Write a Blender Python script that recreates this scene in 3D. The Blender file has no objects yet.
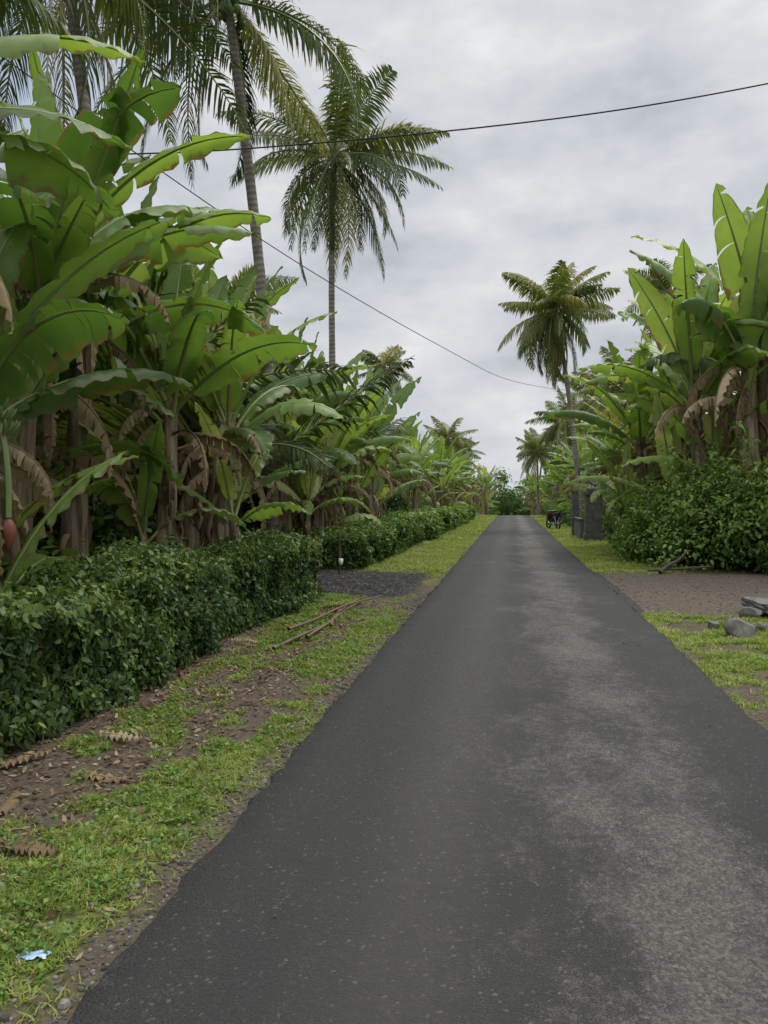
import bpy, math, numpy as np
from mathutils import Vector
R0 = np.random.default_rng(7)
scene = bpy.context.scene
scene.view_settings.view_transform = 'Standard'
scene.view_settings.look = 'None'
scene.view_settings.exposure = 0

# ------------------------------------------------------------ numpy noise
def _h(i, j, k, s):
    n = (i * 374761393 + j * 668265263 + k * 2147483647 + s * 1274126177) & 0xFFFFFFFF
    n = ((n ^ (n >> 13)) * 1274126177) & 0xFFFFFFFF
    n = (n ^ (n >> 16)) & 0xFFFFFFFF
    return n / 4294967295.0
def vn(x, y, z=0.0, s=0):
    x = np.asarray(x, float); y = np.asarray(y, float); z = np.zeros_like(x) + z
    xi = np.floor(x).astype(np.int64); yi = np.floor(y).astype(np.int64); zi = np.floor(z).astype(np.int64)
    fx = x - xi; fy = y - yi; fz = z - zi
    fx = fx*fx*(3-2*fx); fy = fy*fy*(3-2*fy); fz = fz*fz*(3-2*fz)
    r = 0
    for a in (0, 1):
        for b in (0, 1):
            for c in (0, 1):
                w = (fx if a else 1-fx)*(fy if b else 1-fy)*(fz if c else 1-fz)
                r = r + w*_h(xi+a, yi+b, zi+c, s)
    return r
def fbm(x, y, z=0.0, s=0, o=4):
    r = 0; a = .5; t = 0
    for i in range(o):
        r = r + a*vn(np.asarray(x)*2**i, np.asarray(y)*2**i, np.asarray(z)*2**i, s+i); t += a; a *= .5
    return r/t
def ss(a, b, x):
    t = np.clip((x-a)/(b-a), 0, 1); return t*t*(3-2*t)

# ------------------------------------------------------------ mesh builder
class MB:
    def __init__(s):
        s.V=[]; s.Q=[]; s.M=[]; s.T=[]; s.U=[]; s.n=0
    def grids(s, P, mat=0, tint=.5, uv=None):
        P = np.asarray(P, float)
        if P.ndim == 3: P = P[None]
        B, R, C, _ = P.shape
        s.V.append(P.reshape(-1, 3))
        r = np.arange(R-1)[:, None]; c = np.arange(C-1)[None]
        i = (r*C+c)
        q = np.stack([i, i+1, i+C+1, i+C], -1).reshape(-1, 4)
        q = (q[None] + (np.arange(B)*R*C)[:, None, None]).reshape(-1, 4) + s.n
        s.Q.append(q); s.M.append(np.full(len(q), mat))
        t = np.asarray(tint, float)
        if t.ndim == 0: t = np.full(B*R*C, float(t))
        elif t.size == B: t = np.repeat(t.ravel(), R*C)
        else: t = t.ravel()
        s.T.append(t)
        if uv is None:
            uv = np.zeros((B, R, C, 2)); uv[..., 0] = np.linspace(0, 1, C); uv[..., 1] = np.linspace(0, 1, R)[:, None]
        s.U.append(np.asarray(uv, float).reshape(-1, 2))
        s.n += B*R*C
    def tube(s, path, rad, k=8, mat=0, tint=.5, vs=1.0, rough=0):
        path = np.asarray(path, float); rad = np.broadcast_to(np.asarray(rad, float), (len(path),))
        t = np.gradient(path, axis=0); t /= np.linalg.norm(t, axis=1)[:, None]+1e-9
        ref = np.array([1., 0, 0]) if abs(t[:, 0]).mean() < .75 else np.array([0, 1., 0])
        a = np.cross(t, ref); a /= np.linalg.norm(a, axis=1)[:, None]+1e-9
        b = np.cross(t, a)
        th = np.linspace(0, 2*np.pi, k+1)
        rr = rad[:, None]*np.ones(k+1)
        if rough:
            nz = 1+rough*(vn(np.arange(len(path))[:, None]*1.3+np.zeros(k+1), np.cos(th)[None]*2+5+np.zeros((len(path), 1)), np.sin(th)*2)-.5)
            rr = rr*nz
        P = path[:, None] + rr[..., None]*(np.cos(th)[None, :, None]*a[:, None]+np.sin(th)[None, :, None]*b[:, None])
        L = np.concatenate([[0], np.cumsum(np.linalg.norm(np.diff(path, axis=0), axis=1))])
        uv = np.zeros((1, len(path), k+1, 2)); uv[..., 0] = th/(2*np.pi); uv[..., 1] = (L*vs)[:, None]
        s.grids(P, mat, tint, uv)
    def mesh(s, name, mats, smooth=True):
        V = np.concatenate(s.V).astype(np.float32); Q = np.concatenate(s.Q).astype(np.int32)
        me = bpy.data.meshes.new(name)
        me.vertices.add(len(V)); me.vertices.foreach_set('co', V.ravel())
        me.loops.add(Q.size); me.loops.foreach_set('vertex_index', Q.ravel())
        me.polygons.add(len(Q)); me.polygons.foreach_set('loop_start', np.arange(len(Q), dtype=np.int32)*4)
        me.polygons.foreach_set('loop_total', np.full(len(Q), 4, np.int32))
        me.polygons.foreach_set('material_index', np.concatenate(s.M).astype(np.int32))
        me.polygons.foreach_set('use_smooth', np.full(len(Q), smooth))
        me.update(calc_edges=True)
        uvl = me.uv_layers.new(name='UVMap')
        uvl.data.foreach_set('uv', np.concatenate(s.U)[Q.ravel()].astype(np.float32).ravel())
        at = me.attributes.new('tint', 'FLOAT', 'POINT')
        at.data.foreach_set('value', np.concatenate(s.T).astype(np.float32))
        for m in mats: me.materials.append(m)
        return me
def obj(name, me, loc=(0, 0, 0), rz=0, sc=1.0, parent=None, rot=None):
    o = bpy.data.objects.new(name, me); scene.collection.objects.link(o)
    o.location = loc; o.rotation_euler = rot if rot else (0, 0, rz)
    o.scale = (sc, sc, sc) if not hasattr(sc, '__len__') else sc
    if parent: o.parent = parent
    return o

# ------------------------------------------------------------ materials
def newmat(name):
    m = bpy.data.materials.new(name); m.use_nodes = True
    nt = m.node_tree; nt.nodes.clear()
    return m, nt
def N(nt, t, **k):
    n = nt.nodes.new(t)
    for a, v in k.items():
        if a.startswith('i_'):
            key = a[2:]; key = int(key) if key.isdigit() else key
            n.inputs[key].default_value = v
        else: setattr(n, a, v)
    return n
def ramp(nt, stops, src=None):
    r = nt.nodes.new('ShaderNodeValToRGB'); e = r.color_ramp.elements
    while len(e) < len(stops): e.new(.5)
    for el, (p, c) in zip(e, stops):
        el.position = p; el.color = (*c, 1) if hasattr(c, '__len__') else (c, c, c, 1)
    if src: nt.links.new(src, r.inputs[0])
    return r
def mixc(nt, f, a, b, mode='MIX'):
    m = nt.nodes.new('ShaderNodeMix'); m.data_type = 'RGBA'; m.blend_type = mode
    for s, v in ((0, f), (6, a), (7, b)):
        if hasattr(v, 'links') or isinstance(v, bpy.types.NodeSocket): nt.links.new(v, m.inputs[s])
        elif hasattr(v, '__len__'): m.inputs[s].default_value = (*v, 1)
        else: m.inputs[s].default_value = v
    return m.outputs[2]
def leafmat(name, stops, trans=.3, rough=.45, veins=0, edge=0, spec=.4, noise_scale=3, tcol=1.3):
    m, nt = newmat(name); L = nt.links.new
    out = N(nt, 'ShaderNodeOutputMaterial')
    at = N(nt, 'ShaderNodeAttribute', attribute_name='tint')
    tc = N(nt, 'ShaderNodeTexCoord')
    nz = N(nt, 'ShaderNodeTexNoise', i_Scale=noise_scale, i_Detail=2.0); L(tc.outputs['Object'], nz.inputs['Vector'])
    oi = N(nt, 'ShaderNodeObjectInfo')
    orr = N(nt, 'ShaderNodeMath', operation='MULTIPLY_ADD', i_1=.16, i_2=-.08); L(oi.outputs['Random'], orr.inputs[0])
    ma = N(nt, 'ShaderNodeMath', operation='MULTIPLY_ADD'); L(nz.outputs[0], ma.inputs[0]); ma.inputs[1].default_value = .35
    ad = N(nt, 'ShaderNodeMath', operation='ADD'); L(at.outputs['Fac'], ad.inputs[0]); ad.inputs[1].default_value = -.175
    ad2 = N(nt, 'ShaderNodeMath', operation='ADD'); L(ad.outputs[0], ad2.inputs[0]); L(orr.outputs[0], ad2.inputs[1])
    L(ad2.outputs[0], ma.inputs[2])
    r = ramp(nt, stops, ma.outputs[0]); col = r.outputs[0]
    p = N(nt, 'ShaderNodeBsdfPrincipled', i_Roughness=rough)
    p.inputs['Specular IOR Level'].default_value = spec
    if veins:
        uv = N(nt, 'ShaderNodeUVMap'); sx = N(nt, 'ShaderNodeSeparateXYZ'); L(uv.outputs[0], sx.inputs[0])
        w = N(nt, 'ShaderNodeTexWave', wave_type='BANDS', bands_direction='Y', i_Scale=veins)
        w.inputs['Distortion'].default_value = 1.2; w.inputs['Detail'].default_value = 1
        L(uv.outputs[0], w.inputs['Vector'])
        f = N(nt, 'ShaderNodeMath', operation='MULTIPLY', i_1=.12); L(w.outputs['Fac'], f.inputs[0])
        col = mixc(nt, f.outputs[0], col, (.03, .05, .015))
        b = N(nt, 'ShaderNodeBump', i_Strength=.2, i_Distance=.006); L(w.outputs['Fac'], b.inputs['Height'])
        L(b.outputs[0], p.inputs['Normal'])
        nz2 = N(nt, 'ShaderNodeTexNoise', i_Scale=6.0, i_Detail=4.0); L(tc.outputs['Object'], nz2.inputs['Vector'])
        e1 = N(nt, 'ShaderNodeMath', operation='MULTIPLY_ADD'); L(nz2.outputs[0], e1.inputs[0]); e1.inputs[1].default_value = .9; L(sx.outputs[0], e1.inputs[2])
        mr = N(nt, 'ShaderNodeMapRange'); mr.inputs[1].default_value = 1.33; mr.inputs[2].default_value = 1.46; L(e1.outputs[0], mr.inputs[0])
        col = mixc(nt, mr.outputs[0], col, (.17, .12, .05))
        mr2 = N(nt, 'ShaderNodeMapRange'); mr2.inputs[1].default_value = .09; mr2.inputs[2].default_value = .0; L(sx.outputs[0], mr2.inputs[0])
        col = mixc(nt, mr2.outputs[0], col, (.24, .31, .10))
    L(col, p.inputs['Base Color'])
    if trans:
        tr = N(nt, 'ShaderNodeBsdfTranslucent')
        tcn = mixc(nt, 1.0, col, (tcol*1.15, tcol*1.22, tcol*.55), 'MULTIPLY'); L(tcn, tr.inputs[0])
        mx = N(nt, 'ShaderNodeMixShader', i_0=trans); L(p.outputs[0], mx.inputs[1]); L(tr.outputs[0], mx.inputs[2])
        L(mx.outputs[0], out.inputs[0])
    else: L(p.outputs[0], out.inputs[0])
    return m
def simplemat(name, c1, c2, scale=8, rough=.8, bump=.3, stretch=(1, 1, 1), coord='Object', spec=.3, metal=0, detail=6):
    m, nt = newmat(name); L = nt.links.new
    out = N(nt, 'ShaderNodeOutputMaterial'); tc = N(nt, 'ShaderNodeTexCoord'); mp = N(nt, 'ShaderNodeMapping')
    mp.inputs['Scale'].default_value = stretch; L(tc.outputs[coord], mp.inputs[0])
    nz = N(nt, 'ShaderNodeTexNoise', i_Scale=scale, i_Detail=detail, i_Roughness=.65); L(mp.outputs[0], nz.inputs['Vector'])
    r = ramp(nt, [(.3, c1), (.7, c2)], nz.outputs[0])
    p = N(nt, 'ShaderNodeBsdfPrincipled', i_Roughness=rough, i_Metallic=metal); p.inputs['Specular IOR Level'].default_value = spec
    L(r.outputs[0], p.inputs['Base Color'])
    b = N(nt, 'ShaderNodeBump', i_Strength=bump, i_Distance=.02); L(nz.outputs[0], b.inputs['Height']); L(b.outputs[0], p.inputs['Normal'])
    L(p.outputs[0], out.inputs[0]); return m

M_ban = leafmat('banana_leaf', [(.0, (.045, .085, .026)), (.3, (.095, .170, .043)), (.6, (.165, .265, .060)), (.85, (.27, .37, .095)), (1, (.37, .41, .15))], .36, .42, veins=26, spec=.38)
M_dry = leafmat('dry_leaf', [(.0, (.07, .048, .028)), (.5, (.25, .18, .11)), (1, (.48, .38, .25))], .15, .9, spec=.08)
M_rib = leafmat('leaf_midrib', [(.0, (.08, .13, .04)), (.5, (.20, .26, .09)), (.8, (.30, .30, .13)), (1, (.36, .19, .07))], 0, .45)
M_palm = leafmat('palm_leaflet', [(.0, (.030, .048, .018)), (.4, (.078, .108, .032)), (.7, (.15, .185, .05)), (1, (.30, .26, .10))], .28, .55, spec=.25, noise_scale=1.5)
M_hedge = leafmat('hedge_leaf', [(.0, (.020, .040, .012)), (.4, (.055, .103, .024)), (.75, (.11, .175, .038)), (1, (.24, .29, .08))], .25, .5, spec=.28)
M_shrub = leafmat('shrub_leaf', [(.0, (.032, .064, .016)), (.4, (.085, .155, .034)), (.75, (.155, .25, .052)), (1, (.28, .34, .09))], .3, .5, spec=.25)
M_grass = leafmat('grass_blade', [(.0, (.08, .12, .024)), (.4, (.175, .24, .046)), (.75, (.27, .335, .07)), (1, (.40, .36, .18))], .28, .6, spec=.15, tcol=1.15)
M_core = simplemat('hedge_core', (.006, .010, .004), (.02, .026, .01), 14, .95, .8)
M_twig = simplemat('twig_bark', (.05, .035, .022), (.13, .10, .07), 10, .9, .5)
M_bamboo = simplemat('dry_bamboo', (.09, .06, .035), (.20, .14, .09), 6, .7, .2, (4, 4, 1))
M_conc = simplemat('weathered_concrete', (.07, .072, .07), (.17, .168, .16), 5, .9, .5)
M_rock = simplemat('rock_grey', (.07, .067, .06), (.27, .255, .23), 5, .95, .9)

def trunk_mat():
    m, nt = newmat('palm_trunk_bark'); L = nt.links.new
    out = N(nt, 'ShaderNodeOutputMaterial'); uv = N(nt, 'ShaderNodeUVMap'); tc = N(nt, 'ShaderNodeTexCoord')
    w = N(nt, 'ShaderNodeTexWave', wave_type='BANDS', bands_direction='Y', i_Scale=2.2); w.inputs['Distortion'].default_value = 2.5; w.inputs['Detail'].default_value = 3
    L(uv.outputs[0], w.inputs[0])
    nz = N(nt, 'ShaderNodeTexNoise', i_Scale=3.0, i_Detail=6.0); L(tc.outputs['Object'], nz.inputs[0])
    r = ramp(nt, [(.3, (.15, .13, .105)), (.7, (.34, .31, .265))], nz.outputs[0])
    f = N(nt, 'ShaderNodeMath', operation='MULTIPLY_ADD', i_1=-.4, i_2=.4); L(w.outputs['Fac'], f.inputs[0])
    c = mixc(nt, f.outputs[0], r.outputs[0], (.06, .05, .04))
    p = N(nt, 'ShaderNodeBsdfPrincipled', i_Roughness=.9); L(c, p.inputs[0])
    b = N(nt, 'ShaderNodeBump', i_Strength=.4, i_Distance=.03); L(w.outputs['Fac'], b.inputs['Height']); L(b.outputs[0], p.inputs['Normal'])
    L(p.outputs[0], out.inputs[0]); return m
M_trunk = trunk_mat()
def pseudostem_mat():
    m, nt = newmat('banana_pseudostem'); L = nt.links.new
    out = N(nt, 'ShaderNodeOutputMaterial'); tc = N(nt, 'ShaderNodeTexCoord')
    mp = N(nt, 'ShaderNodeMapping'); mp.inputs['Scale'].default_value = (14, 14, 1.2); L(tc.outputs['Object'], mp.inputs[0])
    nz = N(nt, 'ShaderNodeTexNoise', i_Scale=1.0, i_Detail=5.0); L(mp.outputs[0], nz.inputs[0])
    r = ramp(nt, [(.25, (.05, .035, .022)), (.5, (.18, .13, .08)), (.62, (.34, .27, .17)), (.8, (.21, .24, .09))], nz.outputs[0])
    p = N(nt, 'ShaderNodeBsdfPrincipled', i_Roughness=.7); L(r.outputs[0], p.inputs[0])
    b = N(nt, 'ShaderNodeBump', i_Strength=.6, i_Distance=.02); L(nz.outputs[0], b.inputs['Height']); L(b.outputs[0], p.inputs['Normal'])
    L(p.outputs[0], out.inputs[0]); return m
M_stem = pseudostem_mat()

# ------------------------------------------------------------ plants
UP = np.array([0, 0, 1.])
def banana_leaf(mb, base, az, el, L, W, droop, tear, tint, rng, mat=0, ribmat=1, pet=.16, ribt=.4, fold=.25, sway=None, roll=None):
    n = 34
    s = np.linspace(0, 1, n)
    e = el - droop*s**1.6
    sway = rng.normal(0, .2) if sway is None else sway
    a = az + sway*s
    d = np.stack([np.cos(e)*np.cos(a), np.cos(e)*np.sin(a), np.sin(e)], -1)
    pts = np.asarray(base) + np.concatenate([[[0, 0, 0]], np.cumsum(d[:-1]*L/(n-1), 0)])
    S = np.stack([-np.sin(a), np.cos(a), np.zeros(n)], -1)
    Nn = np.cross(d, S)
    roll = rng.normal(0, .4) if roll is None else roll
    S, Nn = S*np.cos(roll)+Nn*np.sin(roll), Nn*np.cos(roll)-S*np.sin(roll)
    mb.tube(pts[::2], np.linspace(.032, .004, len(pts[::2]))*(L/2.3), 5, ribmat, ribt)
    i0 = int(pet*n)
    sb = (s[i0:]-s[i0])/(1-s[i0])
    w = W/2*np.clip(np.sin(np.pi*np.clip(sb, 0.0, 1)**.78), 0, 1)**.55
    w[0] = .02; w[-1] = .01
    m = len(sb); C = 6; c = np.linspace(0, 1, C)
    P0, D0, S0, N0 = pts[i0:], d[i0:], S[i0:], Nn[i0:]
    for sgn in (1, -1):
        cuts = [0]
        k = 0
        while k < m-1:
            k += int(rng.integers(1, 4)) if rng.random() < tear else int(rng.integers(5, 14))
            cuts.append(min(k, m-1))
        base_dr = rng.uniform(.15, .7)
        for j in range(len(cuts)-1):
            a0, a1 = cuts[j], cuts[j+1]
            if a1 <= a0: continue
            idx = np.arange(a0, a1+1); mid = (a0+a1)/2
            dr = base_dr + rng.normal(0, .14) + tear*rng.uniform(-.1, .9)
            gap = .08+.16*tear
            ww = w[idx][:, None]*c[None]*rng.uniform(.88, 1.04)
            rel = (idx-mid)*(L/(n-1))
            P = P0[idx][:, None] + S0[idx][:, None]*(sgn*ww*np.cos(np.minimum(dr*c, 1.3)))[..., None]
            rip = .02*np.sin(idx[:, None]*1.9+c*4+sgn)*c
            P = P + N0[idx][:, None]*(fold*ww - rip)[..., None]
            P = P - UP*(ww*dr*c*1.1)[..., None]
            P = P + D0[idx][:, None]*((.22*ww) - gap*rel[:, None]*c)[..., None]
            uv = np.zeros((1, len(idx), C, 2)); uv[..., 0] = c; uv[..., 1] = (sb[idx]*L)[:, None]
            mb.grids(P, mat, tint+rng.normal(0, .05), uv)

def banana(seed, H=2.4, leaves=9, LL=2.3, W=.56, tear=.35, lean=(0, 0), suckers=1, dead=4, r=.14, bunch=False, tb=.5, az0=None, extra=()):
    rng = np.random.default_rng(seed); mb = MB()
    def one(bx, by, H, nl, LL, W, r, dead, lean, tb, az0):
        k = 14; s = np.linspace(0, 1, k)
        path = np.stack([bx+lean[0]*s**1.3+.03*np.sin(s*5+seed), by+lean[1]*s**1.3, -.05+(H+.05)*s], -1)
        mb.tube(path, r*(1.15-.55*s)+.0, 12, 2, .5, rough=.25)
        for i in range(9):
            z0 = rng.uniform(.3, .85); i0 = int(z0*(k-1)); a = rng.uniform(0, 6.28); ln = rng.uniform(.3, .9)
            b = path[i0]+np.array([np.cos(a), np.sin(a), 0])*r*.8
            t = np.linspace(0, 1, 5)[:, None]
            c = b + np.array([np.cos(a), np.sin(a), 0])*.12*np.sin(t*3) - UP*ln*t
            sd = np.array([-np.sin(a), np.cos(a), 0])*.05*(1-.6*t)
            mb.grids(np.stack([c-sd, c+sd*0+np.array([np.cos(a), np.sin(a), 0])*.02, c+sd], 1), 3, rng.uniform(.2, .9))
        aa = rng.uniform(0, 6.28) if az0 is None else az0
        for i in range(nl):
            f = i/max(nl-1, 1)
            az = aa + i*2.4 + rng.normal(0, .3)
            el = math.radians(87-45*f**.8 + rng.normal(0, 6))
            dr = math.radians(15+80*f + rng.normal(0, 14))
            b = path[-1] - np.array([0, 0, 1])*f*H*.14
            banana_leaf(mb, b, az, el, LL*(.85+.25*math.sin(f*3)+rng.normal(0, .05)), W*(.85+.25*rng.random()), dr, np.clip(tear*(.3+f*1.2), 0, .95),
                        tb+.26-.42*f+rng.normal(0, .13), rng, 0, 1, ribt=rng.uniform(.3, .75))
        for i in range(dead):
            az = rng.uniform(0, 6.28)
            b = path[-1-int(rng.integers(0, 4))]
            banana_leaf(mb, b, az, math.radians(rng.uniform(-35, 25)), LL*rng.uniform(.4, .75), W*.3, math.radians(rng.uniform(85, 125)), .95,
                        rng.uniform(.1, .95), rng, 3, 3, fold=-.6)
        return path
    p = one(0, 0, H, leaves, LL, W, r, dead, lean, tb, az0)
    for i in range(suckers):
        a = rng.uniform(0, 6.28); q = rng.uniform(.4, .75)
        one(.45*math.cos(a), .45*math.sin(a), H*q*rng.uniform(.6, .9), 5, LL*.75, W*.7, r*.6, 0, (rng.normal(0, .2), rng.normal(0, .2)), tb+.15, None)
    for (az, el, L_, W_, dr, te, ti, ro) in extra:
        banana_leaf(mb, p[-1]-UP*.15, math.radians(az), math.radians(el), L_, W_, math.radians(dr), te, ti, rng, sway=0, roll=ro)
    if bunch:
        top = p[-1]; s = np.linspace(0, 1, 12)
        a = -.3
        path = top + np.stack([.55*np.sin(s*1.7)*math.cos(a), .55*np.sin(s*1.7)*math.sin(a), .15*np.sin(s*3)-.9*s**2], -1)
        mb.tube(path, .025, 6, 1, .4)
        e = path[-1]; t = np.linspace(0, 1, 9)
        mb.tube(e + np.stack([t*0, t*0, -.26*t], -1), .002+.06*np.sin(np.pi*t**.8)**.8, 10, 4, .5)
        for row in range(3):
            c = path[5+row]
            for q in range(8):
                aa = q/8*6.28; u = np.array([math.cos(aa), math.sin(aa), 0]); tt = np.linspace(0, 1, 6)[:, None]
                mb.tube(c + u*(.03+.1*np.sin(tt*1.5)) + UP*.12*tt, .016*np.array([.5, 1, 1, 1, .8, .3]), 5, 1, .25)
    return mb.mesh('banana_plant_mesh', [M_ban, M_rib, M_stem, M_dry, M_bud])
M_bud = simplemat('banana_blossom', (.16, .05, .035), (.30, .11, .07), 6, .5, .1)

def frond(mb, base, az, el, L, droop, rng, nl=48, llen=.85, lw=.05, tint=.4, hang=.6, rib=1, mat=0):
    n = 22; s = np.linspace(0, 1, n)
    e = el - droop*s**1.35; a = az + rng.normal(0, .28)*s**2
    d = np.stack([np.cos(e)*np.cos(a), np.cos(e)*np.sin(a), np.sin(e)], -1)
    pts = np.asarray(base) + np.concatenate([[[0, 0, 0]], np.cumsum(d[:-1]*L/(n-1), 0)])
    mb.tube(pts, np.linspace(.045, .008, n), 5, rib, .55)
    sl = np.linspace(.12, .995, nl); f = (sl-.12)/.875
    sl = np.clip(sl + rng.normal(0, .006, nl), 0, 1)
    p = np.stack([np.interp(sl, s, pts[:, i]) for i in range(3)], -1)
    t = np.stack([np.interp(sl, s, d[:, i]) for i in range(3)], -1)
    ai = np.interp(sl, s, a); S = np.stack([-np.sin(ai), np.cos(ai), 0*ai], -1); Nn = np.cross(t, S)
    rl = rng.normal(0, .5)
    for sg in (1, -1):
        l = llen*(.5+.5*np.sin(np.pi*f**.8))*(1-.5*f**4)*rng.uniform(.75, 1.15, nl)
        an = np.radians(30+30*f)+rng.normal(0, .10, nl)
        D = S*sg*np.cos(an)[:, None] + t*np.sin(an)[:, None] + Nn*(.15+sg*rl)
        h = hang*np.exp(rng.normal(0, .25, nl))
        g = np.stack([h*.5, h*1.6, h*3.0], 1)
        Dk = D[:, None] - UP*g[..., None]; Dk /= np.linalg.norm(Dk, axis=2)[..., None]
        pk = p[:, None] + np.concatenate([np.zeros((nl, 1, 3)), np.cumsum(Dk*(l/3)[:, None, None], 1)], 1)
        wd = t[:, None]*(lw/2*np.array([.55, 1, .75, .08]))[None, :, None]
        ti = tint+rng.normal(0, .07, nl)
        mb.grids(np.stack([pk-wd, pk+wd], 2), mat, ti)
def palm(seed, H=12, fr=26, FL=4.2, lean=(0, 0), r=.15, nl=54, lw=.06, hang=.8, elmin=-45, elmax=68, young=False, tb=.4, llen=.95):
    rng = np.random.default_rng(seed); mb = MB()
    k = 40; s = np.linspace(0, 1, k)
    path = np.stack([lean[0]*s**1.7+.12*np.sin(s*4+seed)*s, lean[1]*s**1.7, -.1+(H+.1)*s], -1)
    rad = r*(1-.38*s) + r*.6*np.exp(-s*H/.5)
    mb.tube(path, rad, 12, 2, .5, rough=.12)
    top = path[-1]
    for i in range(fr):
        f = i/(fr-1); az = i*2.39996+rng.normal(0, .38)
        el = math.radians(elmax-(elmax-elmin)*f**.9+rng.normal(0, 10))
        dr = math.radians((28+55*f if not young else 55+15*f)+rng.normal(0, 16)) if f < .75 else math.radians(45+rng.normal(0, 16))
        tt = tb+.18-.28*f+rng.normal(0, .12)
        if f > .8 and rng.random() < .5: tt = .95
        frond(mb, top+np.array([math.cos(az), math.sin(az), 0])*.1-UP*f*.35, az, el, FL*rng.uniform(.75, 1.12)*(.72+.28*math.sin(min(f*3+.3, 1.6))), dr, rng, nl, llen, lw, tt, hang*(.45+.75*f)*rng.uniform(.7, 1.3))
    if not young:
        mb.tube(top+np.array([[0, 0, -.7], [0, 0, -.3], [0, 0, .2], [0, 0, .7]]), [r*.65, r*1.3, r*1.2, .03], 10, 3, .5)
        for i in range(14):
            a = rng.uniform(0, 6.28); c = top + np.array([math.cos(a)*.33, math.sin(a)*.33, -.55+rng.uniform(-.25, .2)])
            t = np.linspace(0, 1, 7)
            mb.tube(c+np.stack([0*t, 0*t, .24*t-.12], -1), .001+.11*np.sin(np.pi*t)**.6, 8, 1, rng.uniform(.1, .7))
    return mb.mesh('coconut_palm_mesh', [M_palm, M_rib, M_trunk, M_dry])

def leaves(mb, C, Nrm, size, asp, rng, mat=0, tint=.4, bend=.25):
    n = len(C)
    Nrm = Nrm/(np.linalg.norm(Nrm, axis=1)[:, None]+1e-9)
    rv = rng.normal(size=(n, 3)); rv[:, 2] -= .7
    D = rv - Nrm*np.sum(rv*Nrm, 1)[:, None]; D /= np.linalg.norm(D, axis=1)[:, None]+1e-9
    S = np.cross(Nrm, D)
    sz = size*rng.uniform(.55, 1.4, n)
    t = np.array([0, .3, .68, 1.]); wd = np.array([.1, .95, .8, .05])
    P = C[:, None] + D[:, None]*(sz[:, None]*t)[..., None] - Nrm[:, None]*(sz[:, None]*bend*t**2)[..., None]
    w = S[:, None]*(sz[:, None]*asp*.5*wd)[..., None]
    mb.grids(np.stack([P-w, P+w], 2), mat, tint)
def shrub(seed, rad=(1.2, 1.2, 1.1), n=3200, size=.13, lumps=22, asp=.5, tb=.4, mat=None, twigs=14, shoots=0):
    rng = np.random.default_rng(seed); mb = MB(); rad = np.array(rad)
    u = rng.normal(size=(lumps, 3)); u /= np.linalg.norm(u, axis=1)[:, None]
    cen = u*rng.uniform(.45, .85, lumps)[:, None]*rad; cen[:, 2] = np.abs(cen[:, 2])*1.4+.25*rad[2]*rng.random(lumps)
    lr = rng.uniform(.22, .5, lumps)*rad.mean()
    k = rng.integers(0, lumps, n); v = rng.normal(size=(n, 3)); v /= np.linalg.norm(v, axis=1)[:, None]
    rr = rng.uniform(.5, 1.3, n)**.6
    C = cen[k]+v*(lr[k]*rr)[:, None]*np.array([1, 1, .85]); C[:, 2] = np.maximum(C[:, 2], .02)
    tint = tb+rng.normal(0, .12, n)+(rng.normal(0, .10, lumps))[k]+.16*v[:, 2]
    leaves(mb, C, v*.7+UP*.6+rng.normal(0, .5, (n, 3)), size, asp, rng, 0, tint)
    for i in range(twigs):
        e = cen[i % lumps]*1.15; s = np.linspace(0, 1, 6)[:, None]
        mb.tube(s*e+np.array([.1, .05, 0])*np.sin(s*4), np.linspace(.03, .006, 6), 5, 1, .5)
    for i in range(shoots):
        b = cen[i % lumps]; d = b/np.linalg.norm(b)*.7+UP*.7+rng.normal(0, .3, 3); L_ = rng.uniform(.5, 1.0)
        s = np.linspace(0, 1, 8)[:, None]; q = b+d*L_*s-UP*.45*L_*s**2
        mb.tube(q, np.linspace(.01, .004, 8), 4, 1, .5)
        m_ = 34; tt = rng.uniform(.3, 1, (m_, 1)); qq = b+d*L_*tt-UP*.45*L_*tt**2+rng.normal(0, .03, (m_, 3))
        leaves(mb, qq, rng.normal(0, .6, (m_, 3))+UP, size*1.1, asp, rng, 0, tb+.15+rng.normal(0, .1, m_))
    return mb.mesh('shrub_mesh', [mat or M_shrub, M_twig])

# ------------------------------------------------------------ terrain
def base_z(y):
    y = np.asarray(y, float)
    return -np.clip((y-72)*.028, 0, 3.0)*ss(68, 90, y)
XL, XR = -1.36, 1.74
def masks(x, y):
    n1 = fbm(x*1.1, y*.8, 0, 11); n2 = fbm(x*5, y*4, 0, 21)
    v = .5*n1+.5*n2
    left = x < 0
    bias = np.where(left, .06*np.exp(-((x+1.75)/.3)**2) - .085*np.exp(-((x+2.12)/.22)**2)*ss(3.2, 4.2, y) + .02*np.exp(-((x+2.55)/.2)**2) - .2*ss(-2.75, -3.0, x)*(y < 9) - .08*ss(-2.1, -2.5, x)*ss(6.5, 4, y), .08)
    bias = bias + .22*ss(15.5, 17.5, y) + .0
    g = ss(.43, .57, v+bias)
    e = (n2-.5)*.9+(n1-.5)*.8
    dl = ss(12.1, 12.5, y+e)*ss(16.6, 16.0, y+e)*ss(-1.5, -1.9, x+e*.3)
    dr = ss(10.9, 11.6, y+e+.25*(x-2))*ss(17.6, 16.8, y+e-.1*(x-2))*ss(1.6, 1.75, x)
    far = np.maximum(ss(-3.1, -3.5, x), ss(3.3, 3.8, x)*ss(16, 18, y))
    edge = ss(-1.60, -1.40, x+e*.25)*left*.75
    g = g*(1-dl)*(1-dr)*(1-far*.85)*(1-edge*ss(.45, .56, n2+.05))
    return g, dl, dr, far
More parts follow.
